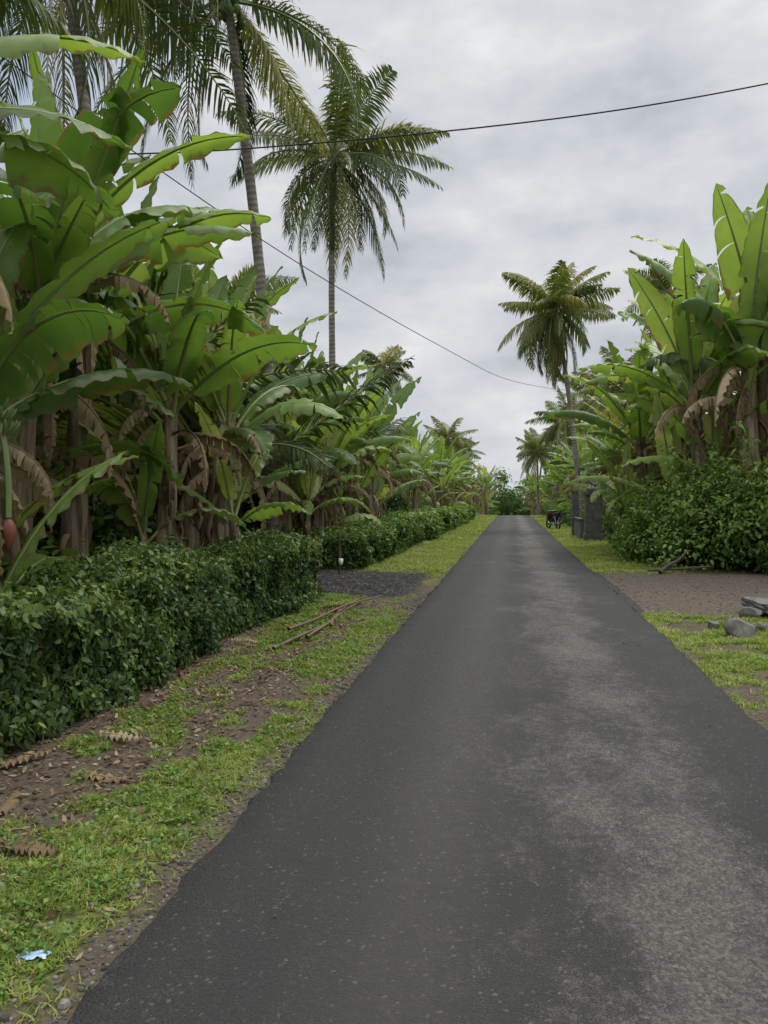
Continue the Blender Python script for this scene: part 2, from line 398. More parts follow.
def gz(x, y):
    x = np.asarray(x, float); y = np.asarray(y, float)
    d = np.maximum(XL-x, x-XR)
    k = ss(-.05, .6, d)
    return base_z(y) + k*(.05*(fbm(x*1.5, y*1.5, 0, 5)-.5)+.03*(vn(x*7, y*7, 0, 9)-.5)) + .05*ss(.6, 1.8, d)*(x < 0) - .012*(1-k)
def spaced(*seg):
    return np.unique(np.concatenate([np.arange(a, b, st) for a, b, st in seg]).round(4))
gx = spaced((-500, -60, 40), (-60, -12, 4), (-12, -4, .4), (-4, 5, .05), (5, 14, .4), (14, 60, 4), (60, 501, 40))
gy = spaced((-40, 0, 4), (0, 1.5, .3), (1.5, 18, .06), (18, 40, .25), (40, 120, 1.5), (120, 900, 30))
X, Y = np.meshgrid(gx, gy)
mb = MB(); mb.grids(np.stack([X, Y, gz(X, Y)], -1))
def ground_mat():
    m, nt = newmat('ground_soil_and_grass'); L = nt.links.new
    out = N(nt, 'ShaderNodeOutputMaterial'); tc = N(nt, 'ShaderNodeTexCoord')
    at = N(nt, 'ShaderNodeAttribute', attribute_name='mask'); sp = N(nt, 'ShaderNodeSeparateColor'); L(at.outputs['Color'], sp.inputs[0])
    def nz(sc, d=6, r=.6):
        n = N(nt, 'ShaderNodeTexNoise', i_Scale=sc, i_Detail=d, i_Roughness=r); L(tc.outputs['Object'], n.inputs[0]); return n.outputs[0]
    big = nz(1.6); fine = nz(38, 5, .75); mid = nz(9, 6, .7)
    soil = ramp(nt, [(.3, (.042, .033, .024)), (.5, (.10, .079, .058)), (.72, (.22, .18, .135))], fine).outputs[0]
    soil = mixc(nt, big, soil, mixc(nt, mid, (.05, .037, .027), (.16, .125, .092)))
    gr = ramp(nt, [(.3, (.06, .07, .025)), (.55, (.14, .17, .045)), (.75, (.23, .27, .07))], fine).outputs[0]
    vo = N(nt, 'ShaderNodeTexVoronoi', i_Scale=28.0); L(tc.outputs['Object'], vo.inputs[0])
    sv = N(nt, 'ShaderNodeSeparateColor'); L(vo.outputs['Color'], sv.inputs[0])
    grav = ramp(nt, [(0, (.015, .015, .015)), (.8, (.042, .040, .038)), (1, (.11, .105, .10))], sv.outputs[0]).outputs[0]
    dirt = ramp(nt, [(.25, (.07, .055, .042)), (.5, (.125, .10, .08)), (.75, (.21, .178, .145))], mid).outputs[0]
    dirt = mixc(nt, .4, dirt, soil)
    litter = ramp(nt, [(.3, (.012, .010, .006)), (.6, (.05, .035, .02)), (.8, (.11, .08, .05))], fine).outputs[0]
    gn = N(nt, 'ShaderNodeMath', operation='ADD'); L(sp.outputs[0], gn.inputs[0]); 
    gm = N(nt, 'ShaderNodeMath', operation='MULTIPLY_ADD', i_1=.6, i_2=-.32); L(fine, gm.inputs[0]); L(gm.outputs[0], gn.inputs[1]); gn.use_clamp = True
    c = mixc(nt, at.outputs['Alpha'], soil, litter)
    c = mixc(nt, gn.outputs[0], c, gr)
    c = mixc(nt, sp.outputs[1], c, grav); c = mixc(nt, sp.outputs[2], c, dirt)
    p = N(nt, 'ShaderNodeBsdfPrincipled', i_Roughness=.95); p.inputs['Specular IOR Level'].default_value = .15; L(c, p.inputs[0])
    ad = N(nt, 'ShaderNodeMath', operation='ADD'); L(fine, ad.inputs[0]); L(vo.outputs['Distance'], ad.inputs[1])
    b = N(nt, 'ShaderNodeBump', i_Strength=.7, i_Distance=.03); L(ad.outputs[0], b.inputs['Height']); L(b.outputs[0], p.inputs['Normal'])
    L(p.outputs[0], out.inputs[0]); return m
me = mb.mesh('ground_mesh', [ground_mat()])
g, dl, dr, far = masks(X, Y)
ca = me.attributes.new('mask', 'FLOAT_COLOR', 'POINT')
ca.data.foreach_set('color', np.stack([g, dl, dr, far], -1).astype(np.float32).ravel())
obj('ground', me)

# road
ry = spaced((-6, 1.5, .3), (1.5, 20, .05), (20, 60, .25), (60, 200, 1))
cx = np.linspace(0, 1, 25)
el = XL + .025*(fbm(ry*1.0, ry*0, 0, 31)-.5)*2 + .045*(vn(ry*8, ry*0, 0, 33)-.5) + .03*(vn(ry*19, ry*0, 0, 35)-.5)
er = XR + .03*(fbm(ry*1.1, ry*0+7, 0, 41)-.5)*2 + .045*(vn(ry*8, ry*0, 0, 43)-.5) + .12*ss(10.5, 12, ry)*ss(18, 16, ry)
XX = el[:, None]*(1-cx)+er[:, None]*cx; YY = ry[:, None]+0*cx
ZZ = base_z(YY)+.012+.035*(1-(2*cx-1)**2)
ZZ[:, 0] = base_z(ry)-.03; ZZ[:, -1] = base_z(ry)-.03
XX[:, 1] = XX[:, 0]+.015; XX[:, -2] = XX[:, -1]-.015
def asphalt():
    m, nt = newmat('asphalt'); L = nt.links.new
    out = N(nt, 'ShaderNodeOutputMaterial'); tc = N(nt, 'ShaderNodeTexCoord')
    def nz(sc, st=(1, 1, 1), d=6, r=.6, loc=(0, 0, 0)):
        mp = N(nt, 'ShaderNodeMapping'); mp.inputs['Scale'].default_value = st; mp.inputs['Location'].default_value = loc; L(tc.outputs['Object'], mp.inputs[0])
        n = N(nt, 'ShaderNodeTexNoise', i_Scale=sc, i_Detail=d, i_Roughness=r); L(mp.outputs[0], n.inputs[0]); return n.outputs[0]
    def M(op, a, b=0, c=None, clamp=False):
        n = N(nt, 'ShaderNodeMath', operation=op); n.use_clamp = clamp
        for i, v in enumerate((a, b, c)):
            if v is None: continue
            if isinstance(v, bpy.types.NodeSocket): L(v, n.inputs[i])
            else: n.inputs[i].default_value = v
        return n.outputs[0]
    sx = N(nt, 'ShaderNodeSeparateXYZ'); L(tc.outputs['Object'], sx.inputs[0]); x = sx.outputs[0]
    def band(c0, w):
        d = M('DIVIDE', M('SUBTRACT', x, c0), w); return M('POWER', 2.718, M('MULTIPLY', M('MULTIPLY', d, d), -1))
    fine = nz(150, d=4, r=.8); midn = nz(16, d=6, r=.8); pat = nz(2.4, (1, .6, 1), 10, .8); big = nz(.7, (1, .5, 1), 3)
    vo = N(nt, 'ShaderNodeTexVoronoi', i_Scale=85.0); L(tc.outputs['Object'], vo.inputs[0])
    sv = N(nt, 'ShaderNodeSeparateColor'); L(vo.outputs['Color'], sv.inputs[0])
    basec = ramp(nt, [(.3, (.026, .025, .0245)), (.55, (.054, .052, .050)), (.8, (.105, .102, .098))], fine).outputs[0]
    basec = mixc(nt, M('MULTIPLY', band(-.35, .30), M('MULTIPLY', midn, 1.0)), basec, (.095, .091, .086))
    stone = ramp(nt, [(0, (.045, .043, .038)), (.5, (.155, .146, .130)), (1, (.34, .32, .285))], sv.outputs[1]).outputs[0]
    dust = mixc(nt, fine, (.085, .079, .069), (.215, .20, .178))
    worn = mixc(nt, .5, dust, stone)
    bw = M('ADD', M('MULTIPLY', band(.70, .50), .20), M('MULTIPLY', band(.0, .4), .03))
    bw = M('ADD', bw, M('MULTIPLY', M('SUBTRACT', big, .5), .45))
    v = M('ADD', M('ADD', M('MULTIPLY', pat, .6), M('MULTIPLY', midn, .4)), bw)
    v = M('ADD', v, M('MULTIPLY', M('SUBTRACT', fine, .5), .7))
    mr = N(nt, 'ShaderNodeMapRange'); mr.inputs[1].default_value = .59; mr.inputs[2].default_value = .73; mr.inputs[4].default_value = .72; L(v, mr.inputs[0])
    c = mixc(nt, mr.outputs[0], basec, worn)
    st = M('MULTIPLY', M('GREATER_THAN', sv.outputs[0], .95), .28)
    c = mixc(nt, st, c, stone)
    p = N(nt, 'ShaderNodeBsdfPrincipled', i_Roughness=.8); p.inputs['Specular IOR Level'].default_value = .25; L(c, p.inputs[0])
    h = M('ADD', M('MULTIPLY', fine, .9), M('MULTIPLY', vo.outputs['Distance'], -.8))
    b = N(nt, 'ShaderNodeBump', i_Strength=.9, i_Distance=.014); L(h, b.inputs['Height']); L(b.outputs[0], p.inputs['Normal'])
    L(p.outputs[0], out.inputs[0]); return m
mb = MB(); mb.grids(np.stack([XX, YY, ZZ], -1)); obj('road', mb.mesh('road_mesh', [asphalt()]))

# ------------------------------------------------------------ grass
def grass_blades(xs, ys, hgt, wid, rng, mbx, tb=.45):
    n = len(xs); z = gz(xs, ys)
    a = rng.uniform(0, 6.28, n); ln = rng.uniform(.3, 1.3, n)
    h = hgt*rng.uniform(.5, 1.4, n)*(.6+.8*fbm(xs*2, ys*2, 0, 88))
    b = np.stack([xs, ys, z-.004], -1); d = np.stack([np.cos(a), np.sin(a), 0*a], -1)
    sd = np.stack([-np.sin(a), np.cos(a), 0*a], -1)*(wid*rng.uniform(.6, 1.3, n))[:, None]
    t = np.array([0, .5, 1.])
    P = b[:, None] + d[:, None]*((h*ln)[:, None]*t**1.6)[..., None] + UP*((h[:, None])*(t-.45*t**2*np.clip(ln, 0, 1)[:, None]))[..., None]
    w = sd[:, None]*np.array([.5, .5, .06])[None, :, None]
    tint = tb+.4*(fbm(xs*1.6, ys*1.6, 0, 77)-.5)*2+rng.normal(0, .13, n)+.5*(rng.random(n) < .07)
    mbx.grids(np.stack([P-w, P+w], 2), 0, tint)
def grass_region(x0, x1, y0, y1, n, hgt, wid, rng, mbx, tb=.45):
    x = rng.uniform(x0, x1, n); y = rng.uniform(y0, y1, n)
    g, dl, dr, far = masks(x, y)
    keep = rng.random(n) < g**1.6*np.clip(2.2*vn(x*10, y*10, 0, 51)-.4, 0.03, 1)
    keep &= (x < XL-.0) | (x > XR+.0)
    grass_blades(x[keep], y[keep], hgt, wid, rng, mbx, tb)
rg = np.random.default_rng(3); mb = MB()
grass_region(-3.1, XL+.04, 1.6, 5, 110000, .036, .006, rg, mb, .5)
grass_region(-3.2, XL+.04, 5, 12.6, 110000, .048, .008, rg, mb, .52)
grass_region(-3.4, XL, 15.5, 30, 40000, .07, .014, rg, mb, .65)
grass_region(-3.4, XL, 30, 80, 30000, .10, .03, rg, mb, .65)
grass_region(XR-.04, 5, 4.5, 11.8, 120000, .055, .009, rg, mb, .62)
grass_region(XR, 4, 16.5, 32, 40000, .07, .014, rg, mb, .7)
grass_region(XR, 4, 32, 80, 25000, .10, .03, rg, mb, .7)
obj('grass', mb.mesh('grass_mesh', [M_grass]))
mb = MB(); n = 3200
x = np.concatenate([rg.uniform(-3.1, -1.5, n), rg.uniform(1.9, 5, n//3)]); y = np.concatenate([rg.uniform(1.8, 12.5, n), rg.uniform(5, 11.5, n//3)])
k = masks(x, y)[0] > rg.random(len(x))*.7
x, y = x[k], y[k]
cx_ = np.repeat(x, 6)+rg.normal(0, .014, len(x)*6); cy_ = np.repeat(y, 6)+rg.normal(0, .014, len(x)*6)
C = np.stack([cx_, cy_, gz(cx_, cy_)+rg.uniform(.01, .045, len(cx_))], -1)
leaves(mb, C, rg.normal(0, .45, (len(C), 3))+UP, .026, .6, rg, 0, .65+rg.normal(0, .14, len(C)))
obj('ground_weeds', mb.mesh('weeds_mesh', [M_shrub]))
# leaf litter
mb = MB(); n = 3400
x = np.concatenate([-3.1+np.abs(rg.normal(0, .4, n)), rg.uniform(-2.9, -1.45, 2200), -2.15+rg.normal(0, .2, 1500), rg.uniform(1.9, 6, 300)])
y = np.concatenate([rg.uniform(2, 12, n), rg.uniform(1.8, 12, 2200), rg.uniform(3, 10, 1500), rg.uniform(8, 18, 300)])
C = np.stack([x, y, gz(x, y)+rg.uniform(.004, .02, len(x))], -1)
leaves(mb, C, rg.normal(0, .35, (len(C), 3))+UP, .042, .4, rg, 0, rg.uniform(.0, .8, len(C))**1.3, bend=-.15)
obj('leaf_litter', mb.mesh('litter_mesh', [M_dry]))
mb = MB()
for i in range(26):
    xx = -3.0+abs(rg.normal(0, .35)); yy = rg.uniform(2.6, 11)
    banana_leaf(mb, (xx, yy, float(gz(xx, yy))+.02), rg.uniform(0, 6.28), .05, rg.uniform(.25, .5), rg.uniform(.06, .12), .1, .3, rg.uniform(.1, .8), rg, 0, 0, roll=0)
obj('dry_banana_leaf_scraps', mb.mesh('scraps_mesh', [M_dry]))

def pebbles(name, pts, sizes, mat, rng):
    u = np.linspace(0, np.pi, 5); v = np.linspace(0, 2*np.pi, 7)
    S = np.stack([np.sin(u)[:, None]*np.cos(v), np.sin(u)[:, None]*np.sin(v), np.cos(u)[:, None]+0*v], -1)
    sc = sizes[:, None]*rng.uniform(.6, 1.3, (len(pts), 3)); sc[:, 2] *= .6
    P = pts[:, None, None]+S[None]*sc[:, None, None]
    mb = MB(); mb.grids(P, 0, rng.random(len(pts))); return obj(name, mb.mesh(name+'_mesh', [mat], smooth=False))
M_peb = leafmat('pebble_stone', [(0, (.035, .033, .03)), (.5, (.09, .084, .075)), (1, (.22, .20, .18))], 0, .9)
n = 2800
x = np.concatenate([XL-np.abs(rg.normal(0, .16, n))+.03, XR+np.abs(rg.normal(0, .2, 500))-.04, rg.uniform(XL, XR, 260), rg.uniform(-2.9, -1.4, 900), rg.uniform(1.8, 6, 900), rg.uniform(-5, -1.7, 2200)])
y = np.concatenate([rg.uniform(1.8, 13, n), rg.uniform(4.8, 18, 500), rg.uniform(2, 10, 260), rg.uniform(2, 12, 900), rg.uniform(11, 17.5, 900), rg.uniform(12.4, 16, 2200)])
zz = np.where((x > XL) & (x < XR), .035, gz(x, y))
big_ = np.where(rg.random(len(x)) < .05, 2.3, 1.0)
pebbles('gravel', np.stack([x, y, zz+.002], -1), np.where(y > 11, .013, np.where((x > XL) & (x < XR), .005, .007*big_))*rg.uniform(.5, 1.6, len(x)), M_peb, rg)

# ------------------------------------------------------------ hedges
def hedge(seed, x0, x1, y0, y1, h, n, size, amp=.12, tb=.38, lm=None):
    rng = np.random.default_rng(seed); mb = MB(); w = (x1-x0)
    def top(y): return h*(1+.22*(fbm(y*1.1, y*0, 0, seed)-.5)*2)
    def front(y, z): return x1+amp*(fbm(y*1.4, z*2.2, 0, seed+3)-.5)*2.4+.06*(1-z/h)
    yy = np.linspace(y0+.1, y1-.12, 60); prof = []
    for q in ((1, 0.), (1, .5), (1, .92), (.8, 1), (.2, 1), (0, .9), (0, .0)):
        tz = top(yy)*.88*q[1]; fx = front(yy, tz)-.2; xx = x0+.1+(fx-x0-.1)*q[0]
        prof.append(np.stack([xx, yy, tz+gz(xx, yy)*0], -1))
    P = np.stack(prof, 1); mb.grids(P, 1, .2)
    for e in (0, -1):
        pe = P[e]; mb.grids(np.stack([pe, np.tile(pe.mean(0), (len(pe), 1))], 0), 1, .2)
    nf = int(n*.55)
    y = rng.uniform(y0, y1, nf); z = rng.uniform(0.0, 1, nf)**.85*top(y)
    pock = fbm(y*3.5, z*3.5, 0, seed+9)
    x = front(y, z)-np.abs(rng.normal(0, .08, nf))+.36*(pock-.5)+.03
    C1 = np.stack([x, y, z], -1); N1 = np.tile([1., 0, .45], (nf, 1))
    nt_ = int(n*.33); y = rng.uniform(y0, y1, nt_); x = rng.uniform(0, 1, nt_)
    fx = front(y, top(y)); xx = x0+(fx-x0)*x; z = top(y)*(1-.12*np.abs(2*x-1)**3)+.10*(fbm(xx*5, y*5, 0, seed+8)-.5)*2-np.abs(rng.normal(0, .05, nt_))+rng.exponential(.03, nt_)
    C2 = np.stack([xx, y, z], -1); N2 = np.tile([0.2, 0, 1.], (nt_, 1))
    ne = n-nf-nt_; x = rng.uniform(x0, x1, ne); z = rng.uniform(0, h, ne); e = rng.random(ne) < .5
    y = np.where(e, y0, y1)-np.where(e, -1, 1)*np.abs(rng.normal(0, .07, ne)); C3 = np.stack([x, y, z], -1)
    N3 = np.stack([0*x, np.where(e, -1., 1.), .3+0*x], -1)
    C = np.concatenate([C1, C2, C3]); Nn = np.concatenate([N1, N2, N3])+rng.normal(0, .6, (n, 3))
    cl = fbm(C[:, 1]*3, C[:, 2]*3, C[:, 0]*3, 61)
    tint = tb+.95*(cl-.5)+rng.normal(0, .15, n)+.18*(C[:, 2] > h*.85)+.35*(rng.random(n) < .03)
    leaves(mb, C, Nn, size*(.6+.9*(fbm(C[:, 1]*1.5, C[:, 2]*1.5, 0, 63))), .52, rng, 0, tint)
    for i in range(int((y1-y0)*20)):
        yq = rng.uniform(y0, y1); side = rng.random() < .6
        zq = top(yq)*(rng.uniform(.2, .95) if side else .9)
        b = np.array([front(yq, zq)-.1 if side else rng.uniform(x0, x1), yq, zq]); d = np.array([rng.normal(0, .3)+(.5 if side else 0), rng.normal(0, .3), .8])
        L_ = rng.uniform(.12, .40); t = np.linspace(0, 1, 5)[:, None]
        p = b+d*L_*t; mb.tube(p, .004, 4, 2, .4)
        k = 11; q = b+d*L_*rng.random((k, 1)); leaves(mb, q, rng.normal(0, .6, (k, 3))+UP, size*1.2, .5, rng, 0, tb+.22+rng.normal(0, .1, k))
    return mb.mesh('hedge_mesh', [lm or M_hedge, M_core, M_twig])
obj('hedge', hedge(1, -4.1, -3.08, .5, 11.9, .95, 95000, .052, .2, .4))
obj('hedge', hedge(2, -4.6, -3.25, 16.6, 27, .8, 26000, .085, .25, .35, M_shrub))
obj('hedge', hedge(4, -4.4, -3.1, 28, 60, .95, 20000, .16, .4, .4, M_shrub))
obj('hedge', hedge(5, 3.3, 4.6, 46, 72, 1.0, 12000, .16, .35, .4, M_shrub))

# ------------------------------------------------------------ bananas
def put(name, me, x, y, rz=0, sc=1.0): return obj(name, me, (x, y, float(gz(x, y))), rz, sc)
pi = math.pi
put('banana_plant', banana(101, 2.3, 10, 2.5, .56, .45, (.1, -.2), 1, 8, .13, bunch=True, tb=.52), -4.55, 5.9)
put('banana_plant', banana(102, 3.7, 10, 2.7, .60, .55, (.25, .2), 1, 9, .15, tb=.5, extra=[(5, 62, 2.9, .6, 70, .1, .8, .3), (-20, 75, 2.9, .65, 95, .6, .2, -.4), (55, 60, 2.7, .6, 70, .3, .55, .2)]), -5.0, 7.0)
put('banana_plant', banana(103, .5, 7, 1.8, .42, .2, (.1, .05), 0, 1, .10, tb=.6), -4.1, 5.3, 1.1)
put('banana_plant', banana(104, 2.8, 9, 2.4, .56, .35, (.0, .1), 1, 8, .14, tb=.5), -4.35, 9.2)
put('banana_plant', banana(105, 2.7, 10, 2.4, .56, .25, (.35, .1), 1, 8, .17, tb=.62), -4.25, 10.6, 1.1)
put('banana_plant', banana(106, 2.5, 8, 2.3, .54, .5, (.25, .0), 0, 6, .15, tb=.45), -4.5, 11.2, 2.0)
put('banana_plant', banana(107, 3.7, 10, 2.7, .58, .6, (.3, -.3), 0, 7, .15, tb=.5, extra=[(20, 60, 2.6, .52, 75, .3, .7, .2), (40, 45, 2.6, .6, 60, .3, .5, .5), (70, 70, 2.7, .6, 80, .5, .4, .2)]), -4.6, 4.3, .4)
put('banana_plant', banana(108, 3.9, 10, 2.7, .60, .4, (.3, .0), 0, 8, .16, tb=.55), -5.2, 8.4, .9)
BV = [banana(200+i, H, 9, 2.3, .54, t, (l, .1), 1, 8, .15, tb=tb) for i, (H, t, l, tb) in enumerate([(2.3, .35, .2, .58), (2.6, .55, -.2, .46), (2.0, .2, .3, .68), (2.9, .6, 0, .5), (2.4, .4, .1, .62), (2.7, .3, .15, .72)])]
rp = np.random.default_rng(12)
for (x, y, s) in [(-6.0, 7.0, 1.45), (-6.6, 9, 1.5), (-5.7, 8.2, 1.25), (-6.2, 11.6, 1.4), (-7.8, 13.5, 1.55), (-8.5, 10.5, 1.7), (-7.0, 5.0, 1.6), (-5.3, 17.6, 1.2), (-6.2, 19.5, 1.3), (-4.9, 20, 1.05),
                  (-6.9, 16.5, 1.35), (-9.5, 16, 1.65), (-8.8, 20, 1.5), (-5.5, 12.6, 1.3), (-4.9, 18.6, 1.05), (-6.0, 14.6, 1.4)]:
    put('banana_plant', BV[rp.integers(6)], x, y, rp.uniform(0, 6.28), s*rp.uniform(.95, 1.06))
for i in range(34):
    y = 21+i*1.8+rp.uniform(-.6, .6)
    put('banana_plant', BV[rp.integers(6)], -4.8-rp.uniform(-.7, .9)-(1.5 if i % 3 == 0 else 0), y, rp.uniform(0, 6.28), rp.uniform(1.0, 1.35))
for i in range(10):
    put('banana_plant', BV[rp.integers(6)], -8.2-rp.uniform(0, 3), 22+i*3.5, rp.uniform(0, 6.28), rp.uniform(1.25, 1.5))
for (x, y, s, v) in [(5.7, 19.6, 1.75, 3), (4.9, 20.7, 1.65, 5), (7.3, 18.9, 1.85, 0), (6.5, 20.5, 1.95, 5), (3.9, 23.7, 1.4, 4), (5.2, 24.5, 1.6, 5), (8.6, 21, 1.85, 0), (4.2, 27.5, 1.4, 2), (5.4, 29, 1.6, 5), (9.5, 18.5, 1.7, 4), (6.2, 26.5, 1.7, 2), (3.9, 25.6, 1.25, 2), (5.3, 22.3, 1.7, 4)]:
    put('banana_plant', BV[v], x, y, rp.uniform(0, 6.28), s)
for i in range(26):
    y = 33+i*1.9+rp.uniform(-.6, .6)
    put('banana_plant', BV[rp.integers(6)], 4.9+rp.uniform(-.6, 1.2), y, rp.uniform(0, 6.28), rp.uniform(1.1, 1.35))
for i in range(16):
    y = 84+i*2.0
    put('banana_plant', BV[rp.integers(6)], (-3.4 if i % 2 else 3.6)+rp.uniform(-1, .6)*(1 if i % 2 else -1)+(y-84)*-.04, y, rp.uniform(0, 6.28), rp.uniform(1.0, 1.3))

# ------------------------------------------------------------ palms
put('coconut_palm', palm(1, 13.6, 30, 5.2, (-1.0, 0), .16, elmin=-60, hang=1.0, tb=.38, nl=60), -5.6, 17.6)
put('coconut_palm', palm(2, 13.6, 36, 4.3, (.1, 0), .14, elmin=-60, tb=.48, lw=.065, nl=60), -6.2, 26.3)
put('coconut_palm', palm(3, 12.2, 28, 4.9, (-1.5, .2), .155, elmin=-60, hang=1.0, tb=.32, nl=60), -6.9, 13.1)
put('coconut_palm', palm(4, 12.0, 54, 3.7, (-1.6, 0), .16, elmin=-86, hang=1.3, lw=.08, tb=.58), 3.7, 43)
PT = palm(5, 15.2, 30, 3.6, (-.3, 0), .15, elmin=-60, lw=.08, tb=.52)
put('coconut_palm', PT, 9.9, 50.5, 0, .95); put('coconut_palm', PT, -10.9, 65, 2, .85)
PV = [palm(10, 9, 28, 3.8, (.5, .2), .15, lw=.08, tb=.5), palm(11, 8, 26, 3.7, (-.4, .3), .15, lw=.08, tb=.55), palm(12, 10, 30, 3.9, (.2, -.5), .15, lw=.08, elmin=-70, tb=.5)]
for (x, y, v, s) in [(-5.8, 72, 1, .9), (-6, 90, 0, .85), (-12.5, 30, 0, 1.0), (-14, 50, 1, 1.0),
                     (7.4, 54, 1, 1.1), (6.2, 62, 2, .95), (2.9, 88, 1, .95), (5.0, 72, 0, 1), (6, 85, 2, .9), (3.4, 102, 0, 1.0), (-9.2, 8.5, 2, 1.0)]:
    put('coconut_palm', PV[v], x, y, rp.uniform(0, 6.28), s)
YP = [palm(20, .5, 14, 4.4, (0, 0), .16, elmin=48, elmax=84, young=True, nl=56, hang=.35, tb=.2), palm(21, 1.0, 13, 3.8, (0, 0), .17, elmin=42, elmax=82, young=True, hang=.45, tb=.6)]
for (x, y, v, s) in [(-7.3, 14.8, 0, 1.45), (-7.4, 20.6, 0, 1.3), (-8.5, 12.3, 0, 1.6), (-7.7, 25, 1, 1.1), (4.4, 32.4, 1, .8), (-8.0, 10.2, 1, 1.35), (-6.8, 33, 1, 1.0), (6.9, 24, 1, 1.3)]:
    put('young_coconut_palm', YP[v], x, y, rp.uniform(0, 6.28), s)

# ------------------------------------------------------------ shrubs
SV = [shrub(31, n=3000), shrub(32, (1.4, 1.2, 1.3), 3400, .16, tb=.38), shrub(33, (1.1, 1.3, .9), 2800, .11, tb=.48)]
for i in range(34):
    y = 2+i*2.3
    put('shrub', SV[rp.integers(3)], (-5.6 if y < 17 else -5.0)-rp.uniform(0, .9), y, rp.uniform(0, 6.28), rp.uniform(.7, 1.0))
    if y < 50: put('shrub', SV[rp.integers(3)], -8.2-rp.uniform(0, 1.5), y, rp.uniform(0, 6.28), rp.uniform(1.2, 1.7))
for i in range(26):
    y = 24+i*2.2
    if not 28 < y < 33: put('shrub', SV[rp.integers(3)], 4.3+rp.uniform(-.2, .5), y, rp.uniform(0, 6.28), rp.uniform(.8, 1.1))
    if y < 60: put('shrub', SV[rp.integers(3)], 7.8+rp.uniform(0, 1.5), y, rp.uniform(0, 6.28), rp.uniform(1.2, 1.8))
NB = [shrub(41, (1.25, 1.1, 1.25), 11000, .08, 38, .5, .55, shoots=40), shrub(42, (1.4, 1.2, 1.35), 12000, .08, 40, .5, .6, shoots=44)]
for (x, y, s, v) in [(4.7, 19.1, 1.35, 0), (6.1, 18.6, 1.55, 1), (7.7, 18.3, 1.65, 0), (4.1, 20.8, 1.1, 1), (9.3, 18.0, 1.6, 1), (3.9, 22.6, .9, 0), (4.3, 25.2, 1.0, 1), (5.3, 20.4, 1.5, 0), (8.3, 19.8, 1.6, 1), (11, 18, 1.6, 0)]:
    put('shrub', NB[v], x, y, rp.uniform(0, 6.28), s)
mb = MB(); rd = np.random.default_rng(77)
def mass(cx0, cx1, cy0, cy1, n, h, mbx):
    cx_ = rd.uniform(cx0, cx1, n); cy_ = rd.uniform(cy0, cy1, n); r = rd.uniform(1.0, 2.6, n)
    cz = rd.uniform(0, 1, n)*h*(.4+1.0*fbm(cx_*.25, cy_*.15, 0, 3))
    k = np.repeat(np.arange(n), 90); v = rd.normal(size=(len(k), 3)); v /= np.linalg.norm(v, axis=1)[:, None]
    C = np.stack([cx_, cy_, cz+base_z(cy_)], -1)[k]+v*(r[k]*rd.uniform(.5, 1.2, len(k)))[:, None]
    leaves(mbx, C, v+UP*.5, .6, .45, rd, 0, .25+rd.normal(0, .1, len(k))+(rd.normal(0, .1, n))[k]+.1*v[:, 2])
mass(-60, -1, 118, 140, 150, 8, mb); mass(2, 60, 118, 140, 150, 8, mb); mass(-4, 6, 122, 140, 40, 4.5, mb)
mass(-30, -13, -5, 108, 200, 6, mb); mass(13, 30, 15, 108, 170, 6, mb)
obj('distant_trees', mb.mesh('distant_trees_mesh', [M_shrub]))

# ------------------------------------------------------------ small objects
def par(name, loc=(0, 0, 0), rz=0):
    e = bpy.data.objects.new(name, None); scene.collection.objects.link(e); e.location = loc; e.rotation_euler = (0, 0, rz); return e
pile = par('bamboo_pole_pile')
for i, (x0, y0, x1, y1, z) in enumerate([(-2.45, 7.7, -2.2, 11.4, .04), (-2.3, 8.3, -2.3, 11.9, .05), (-2.6, 8.6, -2.0, 11.6, .08), (-2.2, 9.2, -2.45, 11.7, .04)]):
    t = np.linspace(0, 1, 24); mb = MB()
    p = np.stack([x0+(x1-x0)*t+.05*np.sin(t*5+i), y0+(y1-y0)*t, z+.012*np.sin(t*9+i)+.05*t*(i == 2)], -1)
    mb.tube(p, (.018-.007*t)*(1+.12*(np.arange(24) % 4 == 0)), 8, 0, .5)
    obj('pole', mb.mesh('pole_mesh', [M_bamboo]), parent=pile)
mb = MB(); t = np.linspace(0, 1, 12)
mb.tube(np.stack([3.1+.75*t, 17.0+1.0*t, .04+.38*t+.03*np.sin(t*7)], -1), .045-.02*t, 8, 0, rough=.3)
mb.tube(np.stack([2.9+1.3*t, 17.3+.1*t, .05+.1*t], -1), .03-.01*t, 7, 0, rough=.3)
obj('fallen_branch', mb.mesh('branch_mesh', [M_twig]))
st = par('fence_stake', (-3.55, 15.6, 0))
mb = MB(); t = np.linspace(0, 1, 8); mb.tube(np.stack([.02*np.sin(t*3), 0*t, -.1+.95*t], -1), .03, 8, 0, rough=.3); mb.tube(np.array([[-.12, 0, .72], [.12, 0, .74]]), .012, 6, 0); obj('stake', mb.mesh('stake_mesh', [M_twig]), parent=st)
M_white = simplemat('white_plastic', (.6, .6, .58), (.8, .8, .78), 9, .4, .05)
mb = MB(); mb.tube(np.array([[0, 0, .22], [0, 0, .25], [0, 0, .36], [0, 0, .37]])+[.05, -.03, 0], [.001, .045, .05, .001], 12, 0); obj('cup', mb.mesh('cup_mesh', [M_white]), parent=st)
